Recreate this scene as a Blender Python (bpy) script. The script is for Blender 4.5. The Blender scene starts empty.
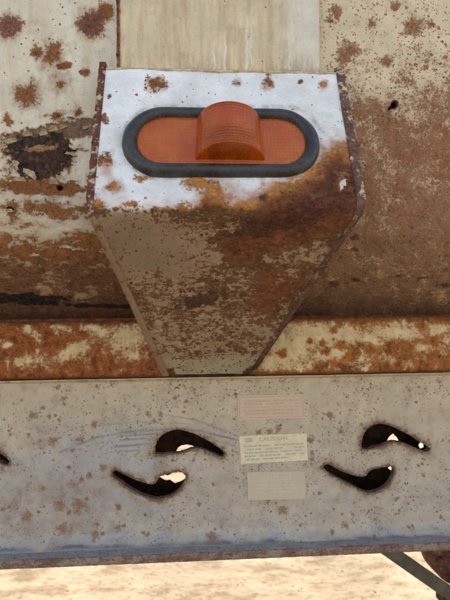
import bpy, math, random
import numpy as np
from mathutils import Matrix, Vector

# ------------------------------------------------------------------ camera, sky, sun, exposure
H = 1.0                                   # lens height above the ground
FPX = 451.0                               # focal length for a 450 x 600 picture
YAW, PITCH, ROLL = math.radians(3.4), math.radians(0.0), math.radians(-0.5)
SUN_EL, SUN_AZ = math.radians(43), math.radians(24)     # behind the trailer, a little to the right
scene = bpy.context.scene
cd = bpy.data.cameras.new('camera'); cam = bpy.data.objects.new('camera', cd)
scene.collection.objects.link(cam); scene.camera = cam
R3 = Matrix.Rotation(-YAW, 3, 'Z') @ Matrix.Rotation(math.pi/2 + PITCH, 3, 'X') @ Matrix.Rotation(ROLL, 3, 'Z')
cam.matrix_world = Matrix.Translation((0, 0, H)) @ R3.to_4x4()
cd.sensor_fit = 'VERTICAL'; cd.sensor_height = 24.0; cd.lens = 24.0*FPX/600.0
cd.clip_start = 0.01; cd.clip_end = 2000
cd.dof.use_dof = True; cd.dof.focus_distance = 0.445; cd.dof.aperture_fstop = 6.5

world = bpy.data.worlds.new('World'); scene.world = world; world.use_nodes = True
wn = world.node_tree.nodes; wl = world.node_tree.links
sky = wn.new('ShaderNodeTexSky'); sky.sky_type = 'NISHITA'; sky.sun_disc = False
sky.sun_elevation = SUN_EL; sky.sun_rotation = SUN_AZ
sky.air_density = 1.0; sky.dust_density = 2.5; sky.ozone_density = 0.6
wl.new(sky.outputs[0], wn['Background'].inputs[0]); wn['Background'].inputs[1].default_value = 0.13
sd = bpy.data.lights.new('sun', 'SUN'); sun = bpy.data.objects.new('sun', sd); scene.collection.objects.link(sun)
sd.energy = 3.6; sd.angle = math.radians(0.53); sd.color = (1.0, 0.95, 0.86)
sdir = Vector((math.sin(SUN_AZ)*math.cos(SUN_EL), math.cos(SUN_AZ)*math.cos(SUN_EL), math.sin(SUN_EL)))
sun.rotation_euler = sdir.to_track_quat('Z', 'Y').to_euler(); sun.location = (3, 6, 6)
vs = scene.view_settings
vs.view_transform = 'Standard'; vs.look = 'None'; vs.gamma = 1.0; vs.use_curve_mapping = False
vs.exposure = 1.80
vs.use_white_balance = True; vs.white_balance_temperature = 7700; vs.white_balance_tint = 13

# ------------------------------------------------------------------ helpers
RN = np.array([list(r) for r in R3])
def at(px, py, Y):
    d = RN @ np.array([(px-225)/FPX, -(py-300)/FPX, -1.0])
    k = Y/d[1]
    return np.array([d[0]*k, Y, H + d[2]*k])
def proj(P):
    q = (P - np.array([0, 0, H])) @ RN
    return 225 + FPX*q[..., 0]/-q[..., 2], 300 - FPX*q[..., 1]/-q[..., 2]

_rng = np.random.RandomState(7)
_PERM = _rng.permutation(4096)
_GA = _rng.rand(4096)*2*np.pi
def perlin(x, y, seed=0):
    xi = np.floor(x).astype(np.int64); yi = np.floor(y).astype(np.int64)
    xf = x-xi; yf = y-yi
    def g(ix, iy, dx, dy):
        h = _PERM[(_PERM[(ix + seed*57) & 4095] + iy) & 4095]
        a = _GA[h]; return np.cos(a)*dx + np.sin(a)*dy
    u = xf*xf*xf*(xf*(xf*6-15)+10); v = yf*yf*yf*(yf*(yf*6-15)+10)
    a = g(xi, yi, xf, yf)*(1-u) + g(xi+1, yi, xf-1, yf)*u
    b = g(xi, yi+1, xf, yf-1)*(1-u) + g(xi+1, yi+1, xf-1, yf-1)*u
    return (a*(1-v) + b*v)*1.5
def fb(x, y, scale, seed=0, octv=5):
    s = np.zeros_like(x); a = 1.0; f = 1.0/scale; t = 0
    for o in range(octv):
        s += a*perlin(x*f, y*f, seed+o*3); t += a; a *= .55; f *= 2.03
    return s/t*1.7
def sm(x, a, b):
    t = np.clip((x-a)/(b-a), 0, 1); return t*t*(3-2*t)
def ell(U, V, cx, cy, rx, ry, ang=0):
    c, s = math.cos(math.radians(ang)), math.sin(math.radians(ang))
    x = (U-cx)*c + (V-cy)*s; y = -(U-cx)*s + (V-cy)*c
    return np.sqrt((x/rx)**2 + (y/ry)**2)
def lin(r, g, b):
    return np.array([((c/255+.055)/1.055)**2.4 if c > 10 else c/255/12.92 for c in (r, g, b)])
def mixc(A, B, m):
    return A*(1-m[..., None]) + B*m[..., None]
def const(c, like):
    return np.broadcast_to(c, like.shape + (3,)).copy()
def seg_d(U, V, pts):
    d = np.full(U.shape, 1e9)
    for (x0, y0), (x1, y1) in zip(pts[:-1], pts[1:]):
        dx, dy = x1-x0, y1-y0
        t = np.clip(((U-x0)*dx + (V-y0)*dy)/(dx*dx+dy*dy+1e-12), 0, 1)
        d = np.minimum(d, np.hypot(U-x0-t*dx, V-y0-t*dy))
    return d
def inside(U, V, poly):
    r = np.zeros(U.shape, bool); n = len(poly)
    for i in range(n):
        x0, y0 = poly[i]; x1, y1 = poly[(i+1) % n]
        c = (y0 > V) != (y1 > V)
        xx = x0 + (V-y0)*(x1-x0)/((y1-y0) if y1 != y0 else 1e-9)
        r ^= c & (U < xx)
    return r
def axis(lo, dlo, dhi, hi, step, coarse=.05):
    a = np.arange(lo, dlo-1e-6, coarse) if lo < dlo-1e-6 else np.array([])
    n = max(2, int(round((dhi-dlo)/step)))
    b = np.linspace(dlo, dhi, n+1)
    c = np.arange(dhi+coarse, hi+1e-6, coarse) if hi > dhi + coarse else (np.array([hi]) if hi > dhi+1e-6 else np.array([]))
    return np.concatenate([a, b, c])

def mesh_from(name, verts, faces, mat, parent=None, attrs=None, smooth=True, mats=None, fmat=None):
    me = bpy.data.meshes.new(name)
    verts = np.asarray(verts, float)
    if isinstance(faces, np.ndarray):
        n, k = faces.shape
        me.vertices.add(len(verts)); me.vertices.foreach_set('co', verts.ravel().astype(np.float32))
        me.loops.add(n*k); me.loops.foreach_set('vertex_index', faces.ravel().astype(np.int32))
        me.polygons.add(n); me.polygons.foreach_set('loop_start', (np.arange(n)*k).astype(np.int32))
        me.update(calc_edges=True); me.validate()
    else:
        me.from_pydata([tuple(v) for v in verts], [], [tuple(f) for f in faces]); me.update()
    me.polygons.foreach_set('use_smooth', [smooth]*len(me.polygons))
    if mats:
        for m in mats: me.materials.append(m)
        if fmat is not None: me.polygons.foreach_set('material_index', list(fmat))
    else: me.materials.append(mat)
    for k, v in (attrs or {}).items():
        v = np.asarray(v, np.float32)
        if v.ndim == 2:
            at_ = me.attributes.new(k, 'FLOAT_COLOR', 'POINT')
            at_.data.foreach_set('color', np.concatenate([v, np.ones((len(v), 1), np.float32)], 1).ravel())
        else:
            at_ = me.attributes.new(k, 'FLOAT', 'POINT'); at_.data.foreach_set('value', v)
    o = bpy.data.objects.new(name, me); scene.collection.objects.link(o)
    if parent: o.parent = parent
    return o
def gridfaces(nv, nu, flip=False):
    i = np.arange((nv-1)*nu).reshape(nv-1, nu)[:, :-1].ravel()
    f = np.stack([i, i+nu, i+nu+1, i+1], 1)
    return f[:, ::-1] if flip else f
def surf(name, P, mat, parent, attrs, keep=None, flip=False):
    nv, nu, _ = P.shape
    f = gridfaces(nv, nu, flip)
    if keep is not None: f = f[keep.ravel()]
    a = {k: (v.reshape(-1, 3) if v.ndim == 3 else v.ravel()) for k, v in attrs.items()}
    return mesh_from(name, P.reshape(-1, 3), f, mat, parent, a)
def empty(name, loc=(0, 0, 0), parent=None):
    o = bpy.data.objects.new(name, None); o.empty_display_size = .05; scene.collection.objects.link(o)
    o.location = loc
    if parent: o.parent = parent
    return o
def tag(o, label=None, cat=None, kind=None):
    if label: o['label'] = label
    if cat: o['category'] = cat
    if kind: o['kind'] = kind
    return o
def box_vf(x0, x1, y0, y1, z0, z1):
    v = [(x, y, z) for x in (x0, x1) for y in (y0, y1) for z in (z0, z1)]
    f = [(0, 1, 3, 2), (4, 6, 7, 5), (0, 4, 5, 1), (2, 3, 7, 6), (0, 2, 6, 4), (1, 5, 7, 3)]
    return v, f

# ------------------------------------------------------------------ materials
class NT:
    def __init__(s, name):
        s.m = bpy.data.materials.new(name); s.m.use_nodes = True
        s.t = s.m.node_tree; s.b = s.t.nodes['Principled BSDF']; s.out = s.t.nodes['Material Output']
        s.co = s.t.nodes.new('ShaderNodeTexCoord').outputs['Object']
    def n(s, typ, **kw):
        nd = s.t.nodes.new(typ)
        for k, v in kw.items(): setattr(nd, k, v)
        return nd
    def put(s, sock, v):
        if hasattr(v, 'is_output'): s.t.links.new(v, sock)
        elif isinstance(v, (tuple, list, np.ndarray)): sock.default_value = tuple(v)[:3] + (1,) if len(sock.default_value) == 4 else tuple(v)
        else: sock.default_value = v
    def math(s, op, a, b=0., c=0., clamp=False):
        nd = s.n('ShaderNodeMath', operation=op, use_clamp=clamp)
        for i, v in enumerate((a, b, c)): s.put(nd.inputs[i], v)
        return nd.outputs[0]
    def noise(s, scale, detail=5, rough=.6, vec=None, dist=0.):
        nd = s.n('ShaderNodeTexNoise'); s.t.links.new(vec or s.co, nd.inputs['Vector'])
        nd.inputs['Scale'].default_value = scale; nd.inputs['Detail'].default_value = detail
        nd.inputs['Roughness'].default_value = rough; nd.inputs['Distortion'].default_value = dist
        return nd.outputs['Fac']
    def map(s, v, a, b, c=0., d=1., interp='SMOOTHSTEP'):
        nd = s.n('ShaderNodeMapRange', interpolation_type=interp)
        for i, x in enumerate((v, a, b, c, d)): s.put(nd.inputs[i], x)
        return nd.outputs[0]
    def mix(s, f, a, b, mode='MIX'):
        nd = s.n('ShaderNodeMix', data_type='RGBA', blend_type=mode)
        s.put(nd.inputs[0], f); s.put(nd.inputs[6], a); s.put(nd.inputs[7], b)
        return nd.outputs[2]
    def attr(s, name, col=False):
        nd = s.n('ShaderNodeAttribute', attribute_name=name)
        return nd.outputs['Color'] if col else nd.outputs['Fac']
    def scaled(s, sx, sy, sz):
        nd = s.n('ShaderNodeMapping'); s.t.links.new(s.co, nd.inputs[0]); nd.inputs['Scale'].default_value = (sx, sy, sz)
        return nd.outputs[0]
    def bump(s, h, strength=.5, dist=.001):
        nd = s.n('ShaderNodeBump'); nd.inputs['Strength'].default_value = strength; nd.inputs['Distance'].default_value = dist
        s.put(nd.inputs['Height'], h); s.t.links.new(nd.outputs[0], s.b.inputs['Normal'])

def rusty(name, a1=.16, a2=.22, a3=.10, speck=(), paint_rough=.5, rust_var=.8, stain=lin(150, 100, 55), dirt=.25, edge=.035, stretch=1.0, rust_orange=.4, bumpd=.0016, sat=1.0, halo_w=.24):
    """paint that gives way to rust: attributes rust (0..1), paint_colour, rust_colour, speck"""
    k = NT(name)
    vec = k.scaled(1/stretch, 1, 1) if stretch != 1 else k.co
    n1 = k.noise(110, 4, .62, vec); n2 = k.noise(420, 3, .68, vec); n3 = k.noise(1500, 2, .7)
    nb = k.noise(38, 3, .6, vec)
    ra = k.attr('rust')
    f = k.math('ADD', ra, k.math('MULTIPLY', k.math('SUBTRACT', n1, .5), a1*2))
    f = k.math('ADD', f, k.math('MULTIPLY', k.math('SUBTRACT', n2, .5), a2*2))
    f = k.math('ADD', f, k.math('MULTIPLY', k.math('SUBTRACT', n3, .5), a3*2))
    f0 = f
    sp = k.attr('speck')
    for sc, rad, dens in speck:
        vo = k.n('ShaderNodeTexVoronoi', feature='F1'); vo.inputs['Scale'].default_value = sc
        wob = k.n('ShaderNodeVectorMath', operation='MULTIPLY_ADD')
        nv = k.n('ShaderNodeTexNoise'); nv.inputs['Scale'].default_value = sc*1.7; nv.inputs['Detail'].default_value = 3
        k.t.links.new(k.co, nv.inputs['Vector']); k.t.links.new(nv.outputs['Color'], wob.inputs[0])
        wob.inputs[1].default_value = (.9/sc,)*3; k.t.links.new(k.co, wob.inputs[2])
        k.t.links.new(wob.outputs[0], vo.inputs['Vector'])
        sep = k.n('ShaderNodeSeparateColor'); k.t.links.new(vo.outputs['Color'], sep.inputs[0])
        on = k.math('LESS_THAN', sep.outputs[0], k.math('MULTIPLY', sp, dens))
        r = k.math('MULTIPLY_ADD', k.math('POWER', sep.outputs[1], 2.2), rad, rad*.28)
        s_ = k.math('MULTIPLY', on, k.math('MULTIPLY', k.math('SUBTRACT', r, vo.outputs['Distance']), 2.2))
        f = k.math('ADD', f, k.math('MAXIMUM', k.math('MULTIPLY', k.math('MAXIMUM', s_, 0.), 1.6), 0.))
    mask = k.map(f, .5-edge, .5+edge)
    halo = k.map(f, .5-halo_w, .53)
    pc = k.attr('paint_colour', True); rc = k.attr('rust_colour', True)
    pv = k.map(nb, .3, .7, .86, 1.08, 'LINEAR'); 
    gr = k.map(n2, .25, .75, .90, 1.08, 'LINEAR')
    comb = k.n('ShaderNodeCombineColor'); pvg = k.math('MULTIPLY', pv, gr)
    for i in range(3): k.t.links.new(pvg, comb.inputs[i])
    paint = k.mix(1., pc, comb.outputs[0], 'MULTIPLY')
    paint = k.mix(k.math('MULTIPLY', k.map(n1, .5, .75), dirt), paint, stain)
    paint = k.mix(k.math('MULTIPLY', k.map(n3, .60, .74), .30), paint, lin(120, 92, 66))
    paint = k.mix(k.math('MULTIPLY', k.map(n2, .60, .76), .28), paint, stain)
    paint = k.mix(k.math('MULTIPLY', halo, .55), paint, stain)
    # rust: dark pits to bright bloom around its local colour
    v = k.math('ADD', k.math('MULTIPLY', n2, .6), k.math('MULTIPLY', n1, .5)); v = k.math('ADD', v, k.math('MULTIPLY', n3, .25))
    rv = k.map(v, .45, .92, 1-rust_var, 1+rust_var*.75, 'LINEAR')
    c2 = k.n('ShaderNodeCombineColor')
    for i in range(3): k.t.links.new(rv, c2.inputs[i])
    rust = k.mix(1., rc, c2.outputs[0], 'MULTIPLY')
    rust = k.mix(k.math('MULTIPLY', k.map(k.noise(160, 3, .65), .52, .72), rust_orange), rust, lin(172, 106, 60))
    rust = k.mix(k.math('MULTIPLY', k.map(k.noise(230, 3, .7), .56, .70), .7), rust, lin(58, 38, 32))
    hs = k.n('ShaderNodeHueSaturation'); hs.inputs['Saturation'].default_value = sat; k.t.links.new(rust, hs.inputs['Color']); rust = hs.outputs[0]
    paint = k.mix(k.math('MULTIPLY', k.attr('bleed'), k.map(n1, .3, .62, .55, 1.)), paint, k.mix(1., stain, comb.outputs[0], 'MULTIPLY'))
    k.t.links.new(k.mix(mask, paint, rust), k.b.inputs['Base Color'])
    k.put(k.b.inputs['Roughness'], k.map(mask, 0, 1, paint_rough, .88, 'LINEAR'))
    k.put(k.b.inputs['Specular IOR Level'], k.map(mask, 0, 1, .4, .18, 'LINEAR'))
    m0 = k.map(f0, .5-edge, .5+edge)
    h = k.math('ADD', k.math('MULTIPLY', m0, k.math('MULTIPLY', k.math('ADD', n2, k.math('MULTIPLY', n3, .5)), 1.5)), k.math('MULTIPLY', m0, -.75))
    h = k.math('ADD', h, k.math('MULTIPLY', n3, .28))
    k.bump(h, .8, bumpd)
    return k.m

def plain_rust(name, c1, c2, c3=lin(170, 150, 120), scale=90, lightamt=.2, rough=.9):
    k = NT(name)
    a = k.noise(scale, 7, .65); b = k.noise(scale*4.5, 5, .7)
    col = k.mix(k.map(a, .38, .64), c1, c2)
    col = k.mix(k.math('MULTIPLY', k.map(b, .55, .75), lightamt), col, c3)
    k.t.links.new(col, k.b.inputs['Base Color']); k.put(k.b.inputs['Roughness'], rough)
    k.put(k.b.inputs['Specular IOR Level'], .2)
    k.bump(k.math('ADD', a, k.math('MULTIPLY', b, .5)), .8, .0015)
    return k.m

SPK = ((150, .42, .55), (320, .45, .7))
M = {}
M['wall_left'] = rusty('peeling_cream_paint', speck=((210, .36, .30), (420, .4, .4)), dirt=.22, a1=.2, a2=.26, a3=.14, edge=.04)
M['wall_right'] = rusty('speckled_cream_rust', speck=((120, .40, .50), (260, .45, .8), (480, .45, .8)), a1=.18, a2=.32, a3=.2, rust_orange=.4, dirt=.35, edge=.11, sat=1.0)
M['post'] = rusty('streaked_cream_paint', speck=((300, .3, .12),), dirt=.2)
M['box'] = rusty('white_box_paint', speck=((260, .42, .7), (480, .45, .8)), a1=.16, a2=.36, a3=.24, dirt=.04, rust_orange=.3, stain=lin(184, 122, 74), edge=.08, sat=.98, stretch=1.7)
M['rail'] = rusty('orange_rusted_rail', speck=((170, .42, .5),), a1=.28, a2=.34, a3=.16, rust_orange=.45, edge=.15, sat=1.0, stain=lin(196, 136, 78))
M['beam'] = rusty('dusty_grey_beam_paint', speck=((150, .26, .25), (280, .36, .5), (520, .45, .75)), a1=.2, a2=.34, a3=.16, dirt=.3, stain=lin(160, 130, 104), rust_orange=.15, rust_var=.5, paint_rough=.62, bumpd=.0006, edge=.11, sat=.95, halo_w=.3)
M['edge'] = rusty('rusty_plate_edge', a1=.3, a2=.3, a3=.15, rust_orange=.4, dirt=.4)
M['dark_rust'] = plain_rust('dark_rust', lin(70, 46, 34), lin(112, 72, 50))
M['burnt'] = plain_rust('burnt_cut_edge', lin(92, 70, 54), lin(134, 102, 76), scale=200)
M['weld'] = plain_rust('rusty_weld', lin(92, 52, 38), lin(160, 98, 60), lin(215, 195, 165), scale=150, lightamt=.6)
M['strut'] = plain_rust('strut_paint', lin(92, 84, 70), lin(112, 100, 82), lin(140, 110, 80), scale=60, lightamt=.4)
M['drum'] = plain_rust('pitted_rust', lin(92, 56, 42), lin(140, 92, 66), lin(190, 180, 170), scale=70, lightamt=.9)
M['flake'] = plain_rust('paint_flake', lin(186, 158, 122), lin(220, 204, 174), lin(150, 100, 62), scale=160, lightamt=.7, rough=.6)

# ------------------------------------------------------------------ planes of the trailer (metres in front of the lens)
Y_WALL, Y_POST, Y_NOSE, Y_RAIL, Y_WEB, Y_LIP = .457, .441, .383, .499, .512, .485
XL, XR = -1.7, 1.7
trailer = empty('rusty_trailer', (0, Y_WEB, 0))
tag(trailer, 'rusted cream steel trailer side with slotted grey frame beam below a tapered light box', 'trailer')
trailer_shift = np.array([0, Y_WEB, 0])
_surf, _mesh_from = surf, mesh_from
def mesh_from(name, verts, faces, mat, parent=None, attrs=None, smooth=True, mats=None, fmat=None):
    o = _mesh_from(name, verts, faces, mat, parent, attrs, smooth, mats, fmat)
    if parent is not None:                                  # shapes are given in world space; keep them there
        q = Vector((0, 0, 0)); p = parent
        while p: q += p.location; p = p.parent
        o.location = -q
    return o

# ---- body wall: flat above, turning under towards the rail
Z_T = H + 1.0
zb = at(225, 222, Y_WALL)[2]; z_end = at(225, 317, .542)[2]
def wall_yz(ws):
    """arc length below zb -> (y, z)"""
    L = math.hypot(.542-Y_WALL, zb-z_end)*1.04
    t = np.clip(ws/L, 0, 1)
    p0 = np.array([Y_WALL, zb]); p1 = np.array([Y_WALL+.004, zb-.045]); p2 = np.array([.542, z_end])
    y = (1-t)**2*p0[0] + 2*t*(1-t)*p1[0] + t*t*p2[0]
    z = (1-t)**2*p0[1] + 2*t*(1-t)*p1[1] + t*t*p2[1]
    return y, z
STEP = .0008
def wall_grid(xs):
    L = math.hypot(.542-Y_WALL, zb-z_end)*1.04
    zt = H + .34
    up = axis(zb, zb, zt, Z_T, STEP)[::-1]
    dn = np.linspace(0, L, int(L/STEP))[1:]
    yy, zz = wall_yz(dn)
    Yp = np.concatenate([np.full(len(up), Y_WALL), yy]); Zp = np.concatenate([up, zz])
    P = np.zeros((len(Yp), len(xs), 3)); P[..., 0] = xs[None]; P[..., 1] = Yp[:, None]; P[..., 2] = Zp[:, None]
    return P
def star(U, V, cx, cy, r, seed, amp=.35):
    """1 in the middle, 0 at a ragged, feathery rim"""
    out = np.full(U.shape, -9.)
    m = (abs(U-cx) < 2.4*r) & (abs(V-cy) < 2.4*r)
    if not m.any(): return out
    u, v = U[m]-cx, V[m]-cy; d = np.hypot(u, v)/r; a = np.arctan2(v, u); c, q = np.cos(a), np.sin(a)
    rr = 1 + amp*.7*perlin(c*1.3+seed*7.3, q*1.3+seed*1.7, seed)
    out[m] = 1 - d/np.maximum(rr, .3) + amp*np.clip(d, 0, 1.3)*(.55*perlin(c*4.5+seed*3.1, q*4.5, seed+1) + .35*perlin(u*.45, v*.45, seed+2))
    return out
def put(f, b, k=.9):          # lay blob b (1 at the middle, 0 at the rim) into field f
    return np.where(b > -.9, np.maximum(f, .5 + b*k*.5), f)
def finish_wall(P, dep):
    P = P.copy(); P[..., 1] += dep; return P

xl_edge = at(117, 60, Y_WALL)[0]; xr_edge = at(323, 60, Y_WALL)[0]
def build_left():
    P = wall_grid(axis(XL, -.31, xl_edge+.035, -.001, STEP, .02)); U, V = proj(P)
    n = fb(U, V, 34, 1); nh = fb(U/2.6, V, 13, 4); nf = fb(U, V, 6, 9, 4); nhf = fb(U/2.2, V, 5, 14, 4)
    rust = .20 + .12*n + .05*nf
    low = sm(V, 172, 262)
    rust += .40*low + (.30*nh + .16*nhf)*sm(V, 150, 205)
    rust += .16*np.exp(-((V-207+4*n)/9)**2) - .20*np.exp(-((V-229+4*n)/9)**2)*(U < 100) - .12*np.exp(-((V-196)/6)**2)
    for i, (cx, cy, r, a) in enumerate([(10, 27, 12, .3), (91, 24, 13, .28), (105, 13, 8.5, .35), (37, 54, 6, .8), (55, 53, 8, .9), (50, 58, 6, .8),
             (28, 95, 11, .9), (20, 96, 5, .6), (61, 85, 4, .7), (78, 113, 4, .8), (57, 117, 6, .8), (12, 209, 9, .6), (30, 207, 7, .7), (50, 209, 8, .6), (96, 181, 8, .5), (86, 72, 4, .5), (8, 120, 5, .7)]):
        rust = put(rust, star(U, V, cx, cy, r*(.80 if a > .45 else .92), i+1, a*.8)+.25*nf, .42 if a > .45 else .8)
    rust = put(rust, 1-ell(U, V, 64, 66, 8, 3.4, -8)+.3*nf, 1.); rust = put(rust, 1-ell(U, V, 84, 72.5, 5, 2.3, 8)+.3*nf, 1.)
    # torn band and the black bare patch of the blister
    band = 1 - ell(U, V, 52, 134, 60, 9.5, -13) + .42*nf + .3*nh
    patch = np.maximum(1 - ell(U, V, 38, 157, 33, 23, 4), 1 - ell(U, V, 58, 150, 14, 19, -20)) + .25*nf + .25*nh
    under = 1 - ell(U, V, 40, 187, 44, 8, 3) + .4*nhf
    rust = put(rust, band, 1.2); rust = put(rust, patch, 1.4); rust = put(rust, under, .9)
    flap = 1 - ell(U, V, 41, 148, 17, 3.6, -6) + .5*nf
    streak = 1 - ell(U, V, 22, 299+1.5*n, 58, 6.5, 4) + .45*nhf + .3*nh
    streak2 = 1 - ell(U, V, 100, 306, 42, 2.6, 1) + .45*nhf
    rust += .3*sm(V, 292, 312)
    pc = const(lin(230, 221, 200), U); pc = mixc(pc, lin(220, 204, 172), np.clip(.5+.8*fb(U, V/3.5, 26, 21), 0, 1)*.8)
    pc = mixc(pc, lin(190, 160, 116), sm(V, 150, 260)*.5); pc = mixc(pc, lin(204, 178, 138), np.clip(fb(U, V/9, 9, 23)*1.1-.1, 0, 1)*.6)
    rc = const(lin(156, 100, 62), U); rc = mixc(rc, lin(178, 116, 66), np.clip(.4+1.1*nh, 0, 1)*.6)
    rc = mixc(rc, lin(132, 92, 70), sm(V, 236, 285)*.85); pc = mixc(pc, lin(168, 128, 94), sm(V, 236, 270)*.7)
    rc = mixc(rc, lin(148, 100, 80), sm(1-np.hypot(U-10, V-27)/14, 0, .2)); rc = mixc(rc, lin(140, 92, 74), sm(1-np.hypot(U-91, V-24)/15, 0, .2))
    rc = mixc(rc, lin(148, 122, 104), sm(band, 0, .1)*.85)
    rc = mixc(rc, lin(58, 50, 47), sm(patch, -.02, .12)*.9); rc = mixc(rc, lin(104, 82, 70), sm(patch, .2, .4)*np.clip(.3+1.2*nf, 0, 1)*.6)
    rc = mixc(rc, lin(196, 146, 108), sm(flap, .0, .3)*.9)
    rc = mixc(rc, lin(40, 36, 35), sm(streak, 0, .3)*.95); rc = mixc(rc, lin(60, 40, 34), sm(streak2, 0, .3)*.9)
    rust = np.where((streak > .1) | (streak2 > .15), np.maximum(rust, .8), rust)
    hole = np.minimum(ell(U, V, 10, 208.5, 3.4, 1.7, 10), ell(U, V, 60, 188, 3.2, 2.8))
    rc = mixc(rc, lin(22, 18, 18), sm(hole, 1.2, .7)); rust = np.where(hole < 1.1, .95, rust)
    dep = .0014*np.clip(patch*4, 0, 1) - .0012*nf*np.clip(patch*4, 0, 1) + .0006*np.clip(band*5, 0, 1) + .006*sm(hole, 1.05, .6) - .0005*nf*np.clip(low+.15, 0, 1) - .0011*np.exp(-((band-.02)/.07)**2)*np.clip(.4+nf, 0, 1.4) - .0012*np.exp(-((patch-.0)/.06)**2)*np.clip(.3+nf, 0, 1.4)
    dep += .0025*fb(P[..., 0]*1000, P[..., 2]*1000, 120, 31, 2)*.5
    speck = np.clip(.25 + .8*n, .1, 1)*np.clip(1.2-low, .3, 1)
    bleed = np.clip(sm(V, 165, 215)*(.35+.5*nh), 0, .8)
    for cx, cy, rr in [(10, 27, 17), (91, 24, 18), (105, 13, 14), (52, 56, 20), (28, 95, 18), (60, 118, 10), (78, 113, 8), (60, 80, 16)]: bleed = np.maximum(bleed, sm(np.hypot(U-cx, V-cy)/rr+.5*nf, 1.2, .2)*.6)
    return surf('wall_panel', finish_wall(P, dep), M['wall_left'], trailer, dict(rust=rust, paint_colour=pc, rust_colour=rc, speck=speck, bleed=bleed), flip=False)
def build_right():
    P = wall_grid(np.concatenate([np.arange(.001, xr_edge-.036, .02), axis(xr_edge-.035, xr_edge-.035, .34, XR, STEP)])); U, V = proj(P)
    n = fb(U, V, 40, 2); nh = fb(U/1.7, V, 18, 5); nf = fb(U, V, 6, 11, 4); n2 = fb(U, V, 14, 17, 4)
    g = V + .10*(U-330) + 22*n
    rust = .17 + .345*sm(g, 20, 150) + .10*n + .10*n2 + .05*nf
    rust += .04*sm(g, 150, 230) - .05*np.clip(nh, 0, 1)*sm(V, 110, 160)
    for i, (cx, cy, r, a) in enumerate([(336, 12, 7, .5), (331, 20, 5, .5), (396, 6, 5, .4), (414, 28, 10, .4), (408, 24, 6, .5), (351, 50, 10, .4), (344, 55, 8, .5), (430, 24, 4, .4), (386, 62, 6, .5), (372, 22, 5, .5), (440, 150, 14, .4)]):
        rust = put(rust, star(U, V, cx, cy, r*.62, i+30, a+.2)+.45*nf, .35)
    pc = const(lin(222, 202, 168), U); pc = mixc(pc, lin(208, 160, 120), sm(g, 60, 170)*.85)
    pc = mixc(pc, lin(232, 220, 190), np.clip(n2*1.2, 0, 1)*.3)
    rc = const(lin(170, 116, 80), U); rc = mixc(rc, lin(176, 128, 94), np.clip(.4+nh, 0, 1)*.7)
    rc = mixc(rc, lin(172, 100, 66), np.clip(n2*1.4-.1, 0, 1)*.6)
    rc = mixc(rc, lin(156, 118, 88), sm(V, 190, 250)*.6)
    rc = mixc(rc, lin(124, 94, 74), sm(V, 262, 305)*.6)
    dk = np.maximum.reduce([1-ell(U, V, 352, 238, 9, 5, 10), 1-ell(U, V, 354, 249, 7, 5, 0), 1-ell(U, V, 424, 278, 16, 3.5, -8), 1-ell(U, V, 440, 285, 10, 3), 1-ell(U, V, 398, 276, 9, 2.5, -10), 1-ell(U, V, 357, 280, 10, 2.6), 1-ell(U, V, 334, 284, 7, 4), 1-ell(U, V, 395, 266, 5, 2)]) + .5*nf
    dk = dk + .5*n2 - .2
    rc = mixc(rc, lin(74, 62, 56), sm(dk, .0, .7)*.75)
    rust = rust + .25*sm(dk, 0, .5)
    hole = np.minimum(ell(U, V, 395, 104, 3.6, 4.0, 30), ell(U, V, 391, 107, 3.6, 1.3, -35)) + .15*nf
    rc = mixc(rc, lin(24, 20, 19), sm(hole, 1.15, .75)); rc = mixc(rc, lin(96, 70, 55), sm(ell(U, V, 389, 117, 1.6, 12), 1.4, .5)*.6)
    rust = np.where(hole < 1.15, .95, rust)
    dep = .008*sm(hole, 1.05, .6) - .0004*nf*sm(g, 60, 180) + .0025*fb(P[..., 0]*1000, P[..., 2]*1000, 120, 33, 2)*.5 - .0006*n2*sm(g, 60, 180)
    speck = np.clip(.75 + .6*n, .2, 1)
    return surf('wall_panel', finish_wall(P, dep), M['wall_right'], trailer, dict(rust=rust, paint_colour=pc, rust_colour=rc, speck=speck))
tag(build_left(), 'cream wall panel with peeling blistered paint')
tag(build_right(), 'brown speckled rusty wall panel')

# the rest of the tub, out of the picture: floor, far wall, ends, top rim
def coarse(name, boxes, mat, parent=trailer):
    V, Fc = [], []
    for b in boxes:
        v, f = box_vf(*b); k = len(V); V += v; Fc += [tuple(i+k for i in q) for q in f]
    return mesh_from(name, V, Fc, mat, parent, smooth=False)
coarse('tub_floor', [(XL, XR, .545, 1.62, z_end-.004, z_end+.004)], M['dark_rust'])
coarse('far_wall', [(XL, XR, 1.622, 1.63, z_end-.03, Z_T)], M['dark_rust'])
coarse('end_wall', [(XL-.008, XL-.001, Y_WALL, 1.62, z_end, Z_T)], M['dark_rust'])
coarse('end_wall', [(XR+.001, XR+.008, Y_WALL, 1.62, z_end, Z_T)], M['dark_rust'])
coarse('top_rim', [(XL, XR, Y_WALL-.03, Y_WALL+.03, Z_T+.001, Z_T+.05)], M['dark_rust'])

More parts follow.
